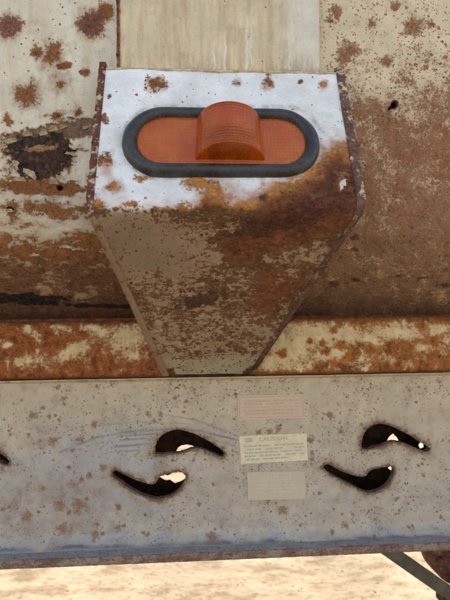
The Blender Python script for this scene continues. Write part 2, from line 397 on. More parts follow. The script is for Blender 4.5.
# ---- upright post above the light box
xpl, xpr = at(119, 40, Y_POST)[0], at(320.5, 40, Y_POST)[0]
z_pb = at(225, 150, Y_POST)[2]
def build_post():
    xs = axis(xpl, xpl, xpr, xpr, STEP); zs = axis(z_pb, z_pb, H+.33, Z_T, STEP)[::-1]
    nx = len(xs)
    # fold the two sides back to the wall
    X = np.concatenate([[xpl, xpl+.0002], xs[2:-2], [xpr-.0002, xpr]]); Y = np.full(len(X), Y_POST); 
    ed = np.minimum(X-xpl, xpr-X); Y += .003*np.clip(1-ed/.003, 0, 1)**2
    X = np.concatenate([[xpl], X, [xpr]]); Y = np.concatenate([[Y_WALL+.002], Y, [Y_WALL+.002]])
    P = np.zeros((len(zs), len(X), 3)); P[..., 0] = X[None]; P[..., 1] = Y[None]; P[..., 2] = zs[:, None]
    U, V = proj(P)
    n = fb(U, V, 40, 3); st = fb(U, V/9, 7, 6, 4); st2 = fb(U, V/5, 3, 8, 3)
    pc = const(lin(220, 202, 168), U); pc = mixc(pc, lin(206, 180, 138), np.clip(.3+1.3*st, 0, 1)*.85)
    pc = mixc(pc, lin(230, 218, 192), np.clip(.9*st2-.15, 0, 1)*.7)
    pc = mixc(pc, lin(228, 222, 206), sm(U, 268, 306)*.75)
    for cx, w, y0 in ((225, 1.2, 30), (247, 1.4, 20), (251, .9, 30), (214, 1., 45), (290, 1., 40)):
        pc = mixc(pc, lin(240, 234, 216), np.exp(-((U-cx-2.2*fb(V, V*0, 14, int(cx)))/w)**2)*sm(V, y0-10, y0+14)*.75)
    pc = mixc(pc, lin(176, 146, 106), sm(V, 40, 72)*np.clip(.25+st2+.5*st, 0, 1)*.6)
    pc = mixc(pc, lin(140, 112, 82), np.exp(-((V-72)/3.)**2)*np.clip(.5+n, 0, 1)*.7)
    rust = .16 + .1*n + .5*np.exp(-((U-117)/4)**2) + .16*np.exp(-((V-74)/3)**2) + .3*np.exp(-((U-321)/1.8)**2)
    P[..., 1] += .0012*fb(P[..., 0]*1000, P[..., 2]*1000, 60, 40, 2)*np.clip((P[..., 0]-xpl)*(xpr-P[..., 0])*400, 0, 1)
    return surf('post', P, M['post'], trailer, dict(rust=rust, paint_colour=pc, rust_colour=const(lin(146, 92, 56), U), speck=np.full(U.shape, .35)))
tag(build_post(), 'streaked cream upright post')

def tube_path(name, pts, rad, mat, parent, seed=1, nseg=8, amp=.35, freq=.006):
    """a lumpy bead along a path"""
    pts = np.asarray(pts, float); d = np.r_[0, np.cumsum(np.linalg.norm(np.diff(pts, axis=0), axis=1))]
    n = max(3, int(d[-1]/.0012)); s = np.linspace(0, d[-1], n)
    C = np.stack([np.interp(s, d, pts[:, i]) for i in range(3)], 1)
    T = np.gradient(C, axis=0); T /= np.linalg.norm(T, axis=1)[:, None]
    A = np.cross(T, [0.3, 1, 0.2]); A /= np.linalg.norm(A, axis=1)[:, None]; B = np.cross(T, A)
    V = []
    for j in range(nseg):
        a = 2*math.pi*j/nseg
        r = rad*(1 + amp*perlin(s/freq + seed*5.1, np.full(n, j*.55), seed))
        V.append(C + (A*math.cos(a) + B*math.sin(a))*r[:, None])
    V = np.stack(V, 1)
    F = []
    for j in range(nseg):
        i = np.arange(n-1)*nseg
        F.append(np.stack([i+j, i+nseg+j, i+nseg+(j+1) % nseg, i+(j+1) % nseg], 1))
    return mesh_from(name, V.reshape(-1, 3), np.concatenate(F), mat, parent)
tube_path('weld_bead', [(xpl-.001, Y_WALL-.002, H+.36), (xpl-.001, Y_WALL-.002, z_pb)], .0036, M['weld'], trailer, 3)
tube_path('weld_bead', [(xpr+.0005, Y_WALL-.001, H+.36), (xpr+.0005, Y_WALL-.001, z_pb)], .0018, M['weld'], trailer, 4)

# ---- light box: one bent plate (face, nose, underside) between two side plates
TL, TR = at(106, 73.5, Y_POST-.003), at(336, 70, Y_POST-.003)
BL, BR = at(93, 210, Y_NOSE), at(358, 208, Y_NOSE)
UL, UR = at(169, 375.5, Y_RAIL-.006), at(248, 372.5, Y_RAIL-.006)
for a, b in ((TL, TR), (BL, BR), (UL, UR)):
    zm = (a[2]+b[2])/2; a[2] = b[2] = zm
light_box = empty('light_box', (0, 0, 0), trailer); light_box.location = -trailer_shift
tag(light_box, 'tapered box with white face and rust-brown underside')
def profile(A, B, C, t, r=.055):
    """t 0..1 down the face, 1..2 down the underside, nose rounded"""
    t = np.asarray(t)[..., None]
    p = np.where(t < 1, A+(B-A)*t, B+(C-B)*(t-1))
    a = A+(B-A)*(1-r); c = B+(C-B)*r; u = np.clip((t-(1-r))/(2*r), 0, 1)
    q = (1-u)**2*a + 2*u*(1-u)*B + u*u*c
    return np.where(np.abs(t-1) < r, q, p)
def build_plate():
    ts = np.concatenate([np.linspace(0, .93, 170), np.linspace(.93, 1.07, 40)[1:], np.linspace(1.07, 2, 240)[1:]])
    ss = np.linspace(0, 1, 330)
    PL = profile(TL, BL, UL, ts); PR = profile(TR, BR, UR, ts)
    P = PL[:, None]*(1-ss)[None, :, None] + PR[:, None]*ss[None, :, None]
    T = np.broadcast_to(ts[:, None], P.shape[:2])
    S = np.broadcast_to(ss[None], P.shape[:2])
    U, V = proj(P)
    n = fb(U, V, 30, 51); nf = fb(U, V, 6, 52, 4); nh = fb(U/2.8, V, 9, 53); nh2 = fb(U/2.0, V, 4.5, 57, 4); n2 = fb(U, V, 12, 54)
    # face
    yb = np.interp(U, [80, 100, 112, 150, 188, 198, 206, 214, 232, 250, 262, 280, 298, 314, 326, 338, 350, 362], [196, 200, 206, 207, 206, 203, 188, 192, 201, 203, 192, 184, 178, 166, 152, 143, 150, 160])
    fr = .18 + .05*nf + np.clip((V - yb)/26 + .16*n2 + .10*nf, -.3, .6)*1.05 + .14
    for i, (cx, cy, rx, ry) in enumerate([(157, 84, 9, 6), (237, 83, 3.5, 3), (268, 83, 4.5, 5), (300, 82, 2.5, 2.5), (323, 84, 3.5, 3.5), (339, 158, 4, 6), (198, 182, 13, 8), (212, 190, 7, 10), (112, 186, 6, 4), (141, 178, 8, 3), (106, 160, 5, 6), (105, 120, 3, 4), (182, 207, 6, 4), (131, 205, 8, 3), (110, 96, 2, 2), (224, 207, 5, 3)]):
        fr = put(fr, 1-ell(U, V, cx, cy, rx*.8, ry*.8)+.9*nf, .5)
    fr += .18*np.exp(-(S/.018)**2) + .25*np.exp(-((1-S)/.015)**2) + .22*np.exp(-((V-73)/2.2)**2)*np.clip(.5+1.2*n2, 0, 1.2)
    pc_f = const(lin(240, 240, 236), U); pc_f = mixc(pc_f, lin(218, 214, 202), np.clip(.2+n, 0, 1)*.5)
    depth = (V-yb)
    pc_f = mixc(pc_f, lin(214, 204, 196), sm(ell(U, V, 343, 185, 9, 10), 1.2, .8))
    rd = np.hypot(U - np.clip(U, 158, 286), (V-142)*1.02) - 35.5
    pc_f = mixc(pc_f, lin(140, 124, 104), np.exp(-(rd/2.4)**2)*np.clip(.5+.8*n2+.5*nf, 0, 1)*.75)
    pc_f = mixc(pc_f, lin(206, 196, 176), np.exp(-(np.maximum(rd, 0)/9)**2)*np.clip(.2+n, 0, 1)*.5)
    rc_f = const(lin(206, 136, 68), U); rc_f = mixc(rc_f, lin(150, 96, 62), sm(V, 172, 160)*sm(U, 330, 310)); rc_f = mixc(rc_f, lin(146, 84, 48), sm(depth, 3, 16)); rc_f = mixc(rc_f, lin(104, 60, 46), sm(depth, 12, 30)*.85)
    rc_f = mixc(rc_f, lin(222, 160, 96), np.clip(1.1*n2-.1, 0, 1)*sm(U, 255, 275)*sm(V, 205, 185)*.6)
    rc_f = mixc(rc_f, lin(84, 56, 62), sm(ell(U, V, 262, 196, 6, 6)+.3*nf, 1.2, .5)*.9)
    li = 1-ell(U, V, 343, 185, 5, 7, 20)+.5*nf
    fr = np.where(li > .25, .25, fr); 
    # underside: rust, over paint tones darkened to deepen its shade
    x0 = (U-225)/100
    ur = .45 + .12*nh + .13*nh2 + .08*nf + .09*n
    ur += .16*np.exp(-((V-216)/12)**2)*sm(U, 110, 200)
    lowleft = sm(ell(U, V, 140, 245, 56, 42, 10)-.35*n2-.2*nf, 1.45, .3); ur -= .24*lowleft
    org = sm(ell(U, V, 298, 222, 100, 30, -20) - .3*n, 1.25, .4); ur += .36*org
    org2 = sm(ell(U, V, 276, 286, 34, 24, -40) - .4*n2 - .2*nf, 1.3, .4); ur += .15*org2
    mid = np.exp(-((V-292-.05*(U-225))/26)**2); ur += .07*mid
    smear = 1-ell(U, V, 203, 300-.0*U, 30, 6.5, -14)+.5*nf+.2*nh2; ur = put(ur, smear, 1.)
    ur -= .16*sm(V, 346, 366); ur += .3*np.exp(-((V-353+2*nf)/3)**2)*np.clip(.3+nh, 0, 1)
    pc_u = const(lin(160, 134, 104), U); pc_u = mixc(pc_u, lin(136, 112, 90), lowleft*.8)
    pc_u = mixc(pc_u, lin(196, 172, 130), np.clip(.2+1.1*nh, 0, 1)*sm(V, 250, 300)*.7); pc_u = mixc(pc_u, lin(162, 154, 124), sm(V, 352, 370)*.8); corner_shade = sm(V, 362, 372)*sm(np.abs(S-.5), .38, .48)
    rc_u = const(lin(108, 74, 50), U); rc_u = mixc(rc_u, lin(150, 98, 56), np.clip(.2+nh, 0, 1)*.6)
    rc_u = mixc(rc_u, lin(136, 78, 40), np.maximum(org, org2)*.85); rc_u = mixc(rc_u, lin(80, 46, 35), sm(ell(U, V, 292, 216, 84, 17, -16)-.3*n2, 1.2, .4)*.75)
    rc_u = mixc(rc_u, lin(74, 52, 46), sm(ell(U, V, 302, 230, 5, 4), 1.2, .5)*.9)
    rc_u = mixc(rc_u, lin(96, 66, 50), sm(smear, 0, .25)*.9)
    rc_u = mixc(rc_u, lin(96, 78, 62), sm(V, 232, 207)*sm(U, 230, 120)*.6); ur += .4*corner_shade  # shade at the lower box corners painted as extra dark rust
    bleed = sm(V-yb+9*n2, -22, 2)*.8*sm(U, 180, 215) + .35*sm(V-yb+6*n2, -14, 0)
    for cx, cy, rx, ry in [(157, 86, 15, 11), (268, 86, 8, 9), (237, 84, 6, 6), (205, 184, 26, 14), (108, 168, 9, 22), (115, 188, 16, 12), (323, 86, 7, 8)]: bleed = np.maximum(bleed, sm(ell(U, V, cx, cy, rx, ry)+.4*n2, 1.1, .2)*.75)
    w = sm(T + .012*nf, .975, 1.02)
    bleed *= 1-w; bleed = np.where(li > .2, 0, bleed)
    rust = fr*(1-w) + ur*w; pc = mixc(pc_f, pc_u, w); rc = mixc(rc_f, rc_u, w)
    rust += .22*np.exp(-((T-1.005)/.018)**2)*np.clip(.4+1.5*nf, 0, 1.2)
    rust -= .34*np.exp(-((T-1.03-.02*n2)/.02)**2)*np.clip(1.6*nf-.1, 0, 1.2)*sm(U, 225, 250)
    speck = np.clip(.10 + .5*w + .5*sm(fr, .2, .45)*(1-w), 0, 1)
    N = np.cross(np.gradient(P, axis=1), np.gradient(P, axis=0)); N /= np.linalg.norm(N, axis=2)[..., None]
    if N[80, 160, 1] > 0: N = -N
    P = P + N*(.0006*n2*sm(rust, .4, .6) + .0005*nf*sm(rust, .45, .6) + .0012*fb(S*200, T*120, 70, 60, 2))[..., None]
    return surf('front_plate', P, M['box'], light_box, dict(rust=rust, paint_colour=pc, rust_colour=rc, speck=speck, bleed=bleed))
tag(build_plate(), 'bent plate, white above and rusted below')

def side_plate(A, B, C, sgn, seed, thick):
    A2 = A + (A-B)/np.linalg.norm(A-B)*.007
    ts = np.linspace(0, 2, 420); PC = profile(A2, B, C, ts, .07)
    T = np.gradient(PC, axis=0); T /= np.linalg.norm(T, axis=1)[:, None]
    out = np.array([sgn, 0, 0.]); 
    inn = np.cross(T, out); inn /= np.linalg.norm(inn, axis=1)[:, None]
    if inn[50, 1] < 0: inn = -inn
    th = np.interp(ts, [0, .9, 1.1, 2], thick)
    nz = fb(ts*100, ts*0+seed, 9, seed, 4); nz2 = fb(ts*100, ts*0+seed+9, 5, seed+2, 4)
    rows = []
    for a, b in ((0.0, .006), (0.0, .0006), (.05, -.0016), (.12, -.0021), (.5, -.0022), (.88, -.0021), (.96, -.0014), (1.0, .002)):
        rows.append(PC + out*((a*(th*(1+.11*nz2)) )[:, None]) + inn*(b + .0005*nz*(b < .005))[:, None])
    back = PC + out*(th*(1+.11*nz2))[:, None]
    lim = np.where(ts < 1.25, Y_WALL+.004, np.interp(ts, [1.25, 2], [Y_WALL+.004, Y_RAIL+.01]))
    back[:, 1] = np.maximum(lim, back[:, 1]+.002)
    rows.append(back)
    P = np.stack(rows, 1); U, V = proj(P)
    n = fb(U, V, 12, seed+5); n2 = fb(U, V, 5, seed+6)
    Tm = np.broadcast_to(ts[:, None], U.shape)
    up = sm(Tm, 1.08, .95)
    rust = .58 + .22*n + .12*n2 - (.10 if sgn < 0 else .0)*(1-up)
    if sgn < 0: rust -= .12*(1-up)*sm(Tm, 1.0, 1.3)
    pc = const(lin(222, 204, 176), U); pc = mixc(pc, lin(146, 116, 88), 1-up)
    rc = const(lin(124, 76, 62), U) if sgn < 0 else const(lin(128, 94, 84), U)
    rc = mixc(rc, lin(112, 80, 60), (1-up))
    rc = mixc(rc, lin(70, 46, 38), sm(Tm, 1.75, 1.95)*.7)  # shade where the box meets the rails, painted into the lower ends
    return surf('side_plate', P, M['edge'], light_box, dict(rust=rust, paint_colour=pc, rust_colour=rc, speck=np.full(U.shape, .3)))
side_plate(TL, BL, UL, -1, 71, [.0068, .0062, .0066, .0075])
side_plate(TR, BR, UR, 1, 83, [.0085, .0085, .006, .006])
def lin_pts(A, B, n=2): return [A+(B-A)*i/(n-1) for i in range(n)]
tube_path('weld_bead', lin_pts(TL+np.array([0, .0005, .0005]), TR+np.array([0, .0005, .0005])), .0016, M['flake'], light_box, 8)

# ---- rails under the tub
def rail(x0, d0, d1, x1, left):
    xs = axis(x0, d0, d1, x1, STEP)
    zt, zl = at(100 if left else 380, 321 if left else 317, Y_RAIL)[2], at(100 if left else 380, 378.5 if left else 373.5, Y_RAIL)[2]
    prof = [(Y_WEB+.055, zt-.004), (Y_RAIL+.012, zt-.001)]
    for a in np.linspace(90, 180, 10): prof.append((Y_RAIL+.004+.004*math.cos(math.radians(a)), zt-.004+.004*math.sin(math.radians(a))))
    for z in np.linspace(zt-.006, zl+.005, 75): prof.append((Y_RAIL, z))
    for a in np.linspace(180, 270, 10): prof.append((Y_RAIL+.004+.004*math.cos(math.radians(a)), zl+.004+.004*math.sin(math.radians(a))))
    prof.append((Y_WEB+.05, zl))
    prof = np.array(prof)
    P = np.zeros((len(prof), len(xs), 3)); P[..., 0] = xs[None]; P[..., 1] = prof[:, :1]; P[..., 2] = prof[:, 1:]
    U, V = proj(P)
    n = fb(U, V, 22, 91+left); nf = fb(U, V, 6, 93, 4); n2 = fb(U, V, 11, 95)
    rust = .64 + .22*n + .16*n2 + .06*nf
    if left: bl = [(128, 338, 26, 22, 40), (95, 329, 24, 6, 22), (60, 326, 12, 4, 10), (72, 352, 26, 8, -25), (26, 362, 14, 6, -10), (28, 328, 5, 7, 0), (134, 356, 9, 6, 0), (6, 345, 8, 4, 0)]
    else: bl = [(292, 348, 24, 17, -30), (318, 333, 26, 10, 10), (345, 335, 18, 9, 0), (400, 332, 30, 9, 5), (330, 354, 16, 6, 0), (372, 340, 14, 6, 20), (440, 330, 16, 7, 0), (270, 362, 10, 7, -30), (425, 348, 10, 5, 0)]
    for cx, cy, rx, ry, an in bl:
        b = 1-ell(U, V, cx, cy, rx, ry, an) + .35*n2 + .25*nf
        rust = np.where(b > -.3, np.minimum(rust, .55 - b*.36), rust)
    if not left:
        for i, (cx, cy, r) in enumerate([(283, 354, 6), (334, 330, 5), (341, 345, 6), (322, 344, 5), (421, 326, 5), (352, 357, 8), (370, 350, 7), (326, 351, 6), (310, 341, 4), (390, 346, 7), (434, 341, 6)]):
            rust = put(rust, star(U, V, cx, cy, r, i+60, .3), 1.)
    if not left: rust -= .13*sm(U, 480, 300)
    rust += .3*np.exp(-((P[..., 2]-zt)/.004)**2) + .3*np.exp(-((P[..., 2]-zl)/.004)**2)
    pc = const(lin(218, 190, 142), U); pc = mixc(pc, lin(190, 150, 100), np.clip(.3+n2, 0, 1)*.6)
    rc = const(lin(172, 92, 46), U) if left else const(lin(186, 106, 48), U); rc = mixc(rc, lin(112, 64, 38), np.clip(.2+1.4*n2, 0, 1)*.75); rc = mixc(rc, lin(190, 112, 52), np.clip(1.3*nf, 0, 1)*.6)
    rc = mixc(rc, lin(96, 60, 42), np.maximum(sm(P[..., 2], zt-.008, zt), sm(P[..., 2], zl+.006, zl))*.6)
    P[..., 1] -= .0005*nf + .0008*n2
    return surf('rail', P, M['rail'], trailer, dict(rust=rust, paint_colour=pc, rust_colour=rc, speck=np.full(U.shape, .4)))
tag(rail(XL, -.33, at(163, 370, Y_RAIL)[0], at(163, 370, Y_RAIL)[0], True), 'orange rusted rail with cream patch beside the box')
tag(rail(at(254, 370, Y_RAIL)[0], at(254, 370, Y_RAIL)[0], .36, XR, False), 'orange rusted rail with round rust blots')

# ---- frame beam: web with torch-cut slots, flanges, added dark backing
frame_beam = empty('frame_beam', (0, 0, 0), trailer); frame_beam.location = -trailer_shift
tag(frame_beam, 'dusty grey box beam with curved slots')
def zoomed(pts, ox, oy): return [(ox+x/3.214, oy+y/3.214) for x, y in pts]
UPL = zoomed([(178, 141), (177, 122), (181, 104), (190, 90), (201, 80), (215, 71), (230, 66), (246, 63), (262, 64), (280, 69), (300, 75), (320, 84), (340, 95), (361, 107), (380, 120), (393, 130), (401, 139), (396, 149), (382, 148), (362, 139), (342, 131), (325, 125), (308, 123), (292, 125), (276, 132), (258, 138), (240, 139), (222, 139), (200, 143)], 100, 410)
LOL = zoomed([(38, 201), (50, 193), (62, 198), (75, 205), (92, 214), (110, 222), (130, 230), (150, 236), (168, 239), (180, 234), (187, 220), (200, 210), (216, 205), (232, 202), (250, 199), (265, 200), (275, 209), (274, 222), (266, 240), (256, 254), (244, 266), (230, 275), (214, 281), (198, 285), (180, 286), (160, 282), (140, 275), (120, 266), (100, 255), (82, 243), (65, 230), (50, 219), (41, 211)], 100, 410)
UPR = zoomed([(168, 126), (165, 110), (168, 92), (174, 77), (182, 64), (193, 54), (206, 48), (220, 45), (236, 45), (253, 49), (271, 56), (290, 65), (311, 76), (331, 88), (351, 101), (370, 112), (386, 123), (377, 133), (364, 132), (348, 126), (332, 119), (316, 112), (300, 106), (284, 103), (268, 101), (252, 106), (236, 113), (216, 119), (200, 123), (185, 128)], 310, 410)
LOR = zoomed([(42, 185), (48, 177), (57, 174), (68, 178), (80, 185), (95, 193), (110, 200), (130, 207), (150, 212), (168, 214), (182, 211), (188, 200), (198, 193), (212, 189), (226, 186), (242, 184), (257, 181), (269, 187), (270, 200), (265, 216), (259, 229), (250, 241), (238, 251), (225, 258), (210, 263), (195, 266), (180, 264), (164, 258), (148, 249), (130, 240), (110, 229), (90, 218), (72, 209), (55, 199)], 310, 410)
UP0 = [(x-215, y+8) for x, y in UPL]; LO0 = [(x-215, y+8) for x, y in LOL]
def dense(poly, k=3, j=.0):
    r = random.Random(3); out = []
    for i in range(len(poly)):
        (x0, y0), (x1, y1) = poly[i], poly[(i+1) % len(poly)]
        for q in range(k): out.append((x0+(x1-x0)*q/k + r.uniform(-.2, .2), y0+(y1-y0)*q/k + r.uniform(-.2, .2)))
    return out
HOLES = [dense(h) for h in (UPL, LOL, UPR, LOR, UP0, LO0)]
z_wt = at(225, 376, Y_WEB)[2]; z_wb = at(225, 549, Y_WEB)[2]
z_fl = at(225, 552.5, Y_LIP)[2]             # top of the bottom flange
z_wb = z_fl
def web():
    xs = axis(XL, -.35, .38, XR, .0009); zs = np.linspace(z_wt, z_wb, int((z_wt-z_wb)/.0009))
    P = np.zeros((len(zs), len(xs), 3)); P[..., 0] = xs[None]; P[..., 1] = Y_WEB; P[..., 2] = zs[:, None]
    U, V = proj(P)
    Pc = (P[:-1, :-1]+P[1:, 1:])/2; Uc, Vc = proj(Pc)
    keep = np.ones(Uc.shape, bool)
    for h in HOLES: keep &= ~inside(Uc, Vc, h)
    # pull the vertices left on the rim of each cut onto its outline
    used = np.zeros(U.shape, bool); 
    cnt = np.zeros(U.shape, int)
    for dy in (0, 1):
        for dx in (0, 1): cnt[dy:dy+keep.shape[0], dx:dx+keep.shape[1]] += keep
    rim = (cnt < 4) & (cnt > 0); rim[0] = rim[-1] = False; rim[:, 0] = rim[:, -1] = False
    iy, ix = np.nonzero(rim)
    for a, b in zip(iy, ix):
        best = None
        for h in HOLES:
            hx = np.array(h); d = np.hypot(hx[:, 0]-U[a, b], hx[:, 1]-V[a, b]).min()
            if d > 6: continue
            A = hx; B = np.roll(hx, -1, 0); D = B-A; q = np.array([U[a, b], V[a, b]])
            t = np.clip(((q-A)*D).sum(1)/(D*D).sum(1), 0, 1); C = A+D*t[:, None]; dd = np.hypot(*(C-q).T); k = dd.argmin()
            if best is None or dd[k] < best[0]: best = (dd[k], C[k])
        if best is not None and best[0] < 2.0:
            w = at(best[1][0], best[1][1], Y_WEB); P[a, b] = w
    n = fb(U, V, 34, 101); nf = fb(U, V, 6, 103, 4); n2 = fb(U, V, 13, 105); nh = fb(U/3, V, 10, 107)
    hd = np.full(U.shape, 1e9)
    for h in HOLES: hd = np.minimum(hd, seg_d(U, V, h + [h[0]]))
    rust = .17 + .10*n + .06*nf
    ll = sm(ell(U, V, 62, 500, 78, 38, 0) - .3*n, 1.2, .4); rust += .17*ll*(.6+1.2*np.clip(n2, -.5, 1))
    l2 = sm(ell(U, V, 40, 440, 34, 12, -20) - .3*n, 1.2, .4); rust += .16*l2
    l3 = sm(ell(U, V, 268, 498, 48, 12, 0) - .3*n, 1.2, .4); rust += .09*l3
    rnd = random.Random(12)
    for i in range(180):
        cx, cy = rnd.uniform(-10, 460), rnd.uniform(386, 535); r = rnd.choice([.9, 1.1, 1.3, 1.5, 1.8, 2.3]) * (1.5 if (cx < 120 and cy > 460) else 1)
        rust = put(rust, star(U, V, cx, cy, r*.72, i+100, .7)+.3*nf, rnd.choice([.3, .5, .8]))
    for i, (cx, cy, r) in enumerate([(94, 425, 4), (82, 441, 5), (64, 399, 3), (54, 441, 5), (33, 415, 4), (43, 408, 3), (278, 429, 4), (270, 432, 3), (330, 415, 4), (283, 510, 5), (60, 505, 6), (79, 503, 6), (28, 517, 6), (62, 528, 6), (212, 535, 5), (118, 528, 4), (95, 535, 5), (341, 432, 3), (310, 440, 4), (345, 525, 4), (398, 498, 3)]):
        rust = put(rust, star(U, V, cx, cy, r*.6, i+250, .6)+.6*nf, .3)
    burn = np.exp(-(np.maximum(hd-.6, 0)/np.maximum(2.6+2.6*n2+1.5*nf, .5))**2)
    rust = np.maximum(rust, .28 + .30*burn + .10*nf*burn)
    rust += .22*np.exp(-((V-381)/2.0)**2)*np.clip(.3+n2, 0, 1)
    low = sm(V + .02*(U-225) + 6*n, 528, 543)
    pc = const(lin(200, 182, 152), U); pc = mixc(pc, lin(188, 177, 160), sm(V + 26*n - .02*(U-225), 405, 470)*.8)
    pc = mixc(pc, lin(160, 162, 164), np.clip(.1+.9*n+.5*n2, 0, 1)*sm(V, 440, 520)*.7)
    pc = mixc(pc, lin(158, 164, 170), sm(ell(U, V, 90, 480, 110, 60)-.3*n, 1.2, .3)*.5)
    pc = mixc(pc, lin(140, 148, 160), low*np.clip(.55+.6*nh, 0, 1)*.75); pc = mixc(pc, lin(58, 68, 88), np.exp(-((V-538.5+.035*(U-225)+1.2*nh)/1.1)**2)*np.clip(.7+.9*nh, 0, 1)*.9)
    pc = mixc(pc, lin(208, 188, 150), np.exp(-((V-380)/5.)**2)*.5)
    scr = [([(60, 452), (95, 438), (125, 432), (160, 430), (200, 431), (240, 441), (262, 452)], .9, .75), ([(118, 436), (160, 434), (200, 436), (236, 446)], .8, .6), ([(115, 447), (150, 444), (185, 446)], 1.0, .6), ([(165, 415), (195, 420), (232, 434), (262, 447)], .7, .5), ([(120, 440), (155, 438.5), (188, 441)], .6, .6), ([(70, 428), (130, 422), (190, 424)], .6, .3), ([(110, 452), (140, 450)], .9, .45)]
    for pts, w, k in scr:
        d = seg_d(U, V + .6*n2, pts)
        pc = mixc(pc, lin(74, 80, 94), np.exp(-(d/(w*1.1))**2)*min(1, k*1.3)*np.clip(.75+.8*nh, 0, 1))
        pc = mixc(pc, lin(160, 162, 164), np.exp(-(d/(w*4))**2)*k*.35)
        rust -= .18*np.exp(-(d/3)**2)*k
    pc = mixc(pc, lin(90, 78, 66), burn*.5)
    bleed = .12 + np.clip(ll*(.25+.5*np.clip(n2, 0, 1)) + l2*.3 + l3*.2 + .25*np.clip(n-.3, 0, 1), 0, .7) + .55*np.exp(-(hd/7)**2)
    rc = const(lin(150, 114, 86), U); rc = mixc(rc, lin(166, 122, 84), np.clip(.3+n2, 0, 1)*.6); rc = mixc(rc, lin(104, 80, 66), sm(hd, 5, 1)*.85)
    flat = 1-sm(ell(U, V, 272, 447, 52, 70), 1.3, .9)
    P[..., 1] += (.0004*n2 + .0010*fb(P[..., 0]*1000, P[..., 2]*1000, 90, 111, 2))*flat
    # rolled edges: lip along the top, fillet into the bottom flange
    P[..., 1] -= .0045*sm(P[..., 2], z_wt-.0042, z_wt-.0015) + .012*np.clip(1-(P[..., 2]-z_wb)/.012, 0, 1)**2
    sp = np.clip(.38+.7*n, .06, 1)
    surf('web', P, M['beam'], frame_beam, dict(rust=rust, paint_colour=pc, rust_colour=rc, speck=sp, bleed=bleed), keep=keep)
web()
for h in HOLES:
    fr = np.array([at(x, y, Y_WEB+.0006) for x, y in h]); c = fr.mean(0)
    rg = np.random.RandomState(len(h)); 
    rows = [fr, fr + (c-fr)*.004 + [0, .0018, 0], fr + (c-fr)*.0 + np.c_[np.zeros(len(fr)), .0065+rg.rand(len(fr))*.001, np.zeros(len(fr))]]
    V = np.concatenate(rows); n = len(h); i = np.arange(n)
    F = np.concatenate([np.stack([k*n+i, k*n+(i+1) % n, (k+1)*n+(i+1) % n, (k+1)*n+i], 1) for k in (0, 1)])
    mesh_from('slot_edge', V, F, M['burnt'], frame_beam)
# inside sheet of the web, and a back plate added to darken the slots
def holed_sheet(name, Y, x0, x1, step, polys, mat):
    xs = np.concatenate([np.arange(XL, x0, .1), np.arange(x0, x1, step), np.arange(x1, XR+.01, .1)]); zs = np.linspace(z_wt-.001, z_wb+.001, int((z_wt-z_wb)/step))
    P = np.zeros((len(zs), len(xs), 3)); P[..., 0] = xs[None]; P[..., 1] = Y; P[..., 2] = zs[:, None]
    Uc, Vc = proj((P[:-1, :-1]+P[1:, 1:])/2); keep = np.ones(Uc.shape, bool)
    for h in polys: keep &= ~inside(Uc, Vc, h)
    return surf(name, P, mat, frame_beam, {}, keep=keep, flip=True)
holed_sheet('web_inside', Y_WEB+.0072, -.36, .38, .0015, HOLES, M['dark_rust'])
OPEN = [dense([(176, 452), (178, 448), (181, 445.5), (186, 444.5), (192, 445.5), (198, 449), (204, 456), (195, 452), (188, 449.5), (182, 450)]),
        dense([(160, 477), (162, 474), (168, 475.5), (172, 473), (176, 470), (186, 469), (186, 478), (181, 481), (175, 483), (170, 479.5), (165, 480)]),
        dense([(386.5, 442), (389, 437), (392.5, 433.5), (396, 436.5), (398.5, 441), (392, 443)]),
        dense([(418.5, 445), (420.5, 442), (423, 443), (423.5, 447), (420, 448.5)]),
        dense([(388, 468), (390, 464), (394, 463), (395, 469), (391, 470.5)])]
holed_sheet('dark_backing', Y_WEB+.07, -.10, .32, .0005, OPEN, M['dark_rust'])  # added plate darkens the slots; openings shaped for the bright specks

def flange(name, y0, y1, z0, z1, seed, mat):
    """solid plate with eased edges, rust along its lip"""
    xs = axis(XL, -.34, .36, XR, .0012)
    e = .0015
    prof = [(y1, z0), (y0+e, z0), (y0+e*.3, z0+e*.3), (y0, z0+e)] + [(y0, z) for z in np.linspace(z0+e, z1-e, 8)[1:-1]] + [(y0, z1-e), (y0+e*.3, z1-e*.3), (y0+e, z1)] + [(y, z1) for y in np.linspace(y0+e, y1, 40)[1:]]
    prof = np.array(prof)
    P = np.zeros((len(prof), len(xs), 3)); P[..., 0] = xs[None]; P[..., 1] = prof[:, :1]; P[..., 2] = prof[:, 1:]
    X, Yg, Z = P[..., 0]*1000, P[..., 1]*1000, P[..., 2]*1000
    n = fb(X, Yg+Z, 30, seed); nf = fb(X, Yg+Z, 6, seed+2); nh = fb(X/4, Yg+Z, 6, seed+4)
    lip = sm(P[..., 1], y0+.004, y0+.001)
    rust = .30 + .12*n + .08*nf + lip*(.22+.15*nh)
    pc = const(lin(136, 138, 142), X); pc = mixc(pc, lin(166, 164, 160), np.clip(.3+nh, 0, 1)*.7); pc = mixc(pc, lin(80, 84, 92), np.clip(nf-.1, 0, 1)*.6)
    pc = mixc(pc, lin(150, 128, 112), lip)
    rc = const(lin(126, 92, 78), X)
    P[..., 2] += .0004*n*(P[..., 1] > y0+.003); P[..., 1] -= .0004*nf*(P[..., 1] < y0+.002)
    return surf(name, P, mat, frame_beam, dict(rust=rust, paint_colour=pc, rust_colour=rc, speck=np.full(X.shape, .5)), flip=True)
flange('bottom_flange', Y_LIP, Y_WEB+.08, z_fl-.0088, z_fl, 121, M['beam'])
coarse('top_flange', [(XL, XR, Y_WEB-.002, Y_WEB+.085, z_wt+.0004, z_wt+.006)], M['dark_rust'], frame_beam)
coarse('far_beam', [(XL, XR, 1.42, 1.44, z_wb, z_wt), (XL, XR, 1.40, 1.4195, z_wb, z_wb+.012)], M['dark_rust'])

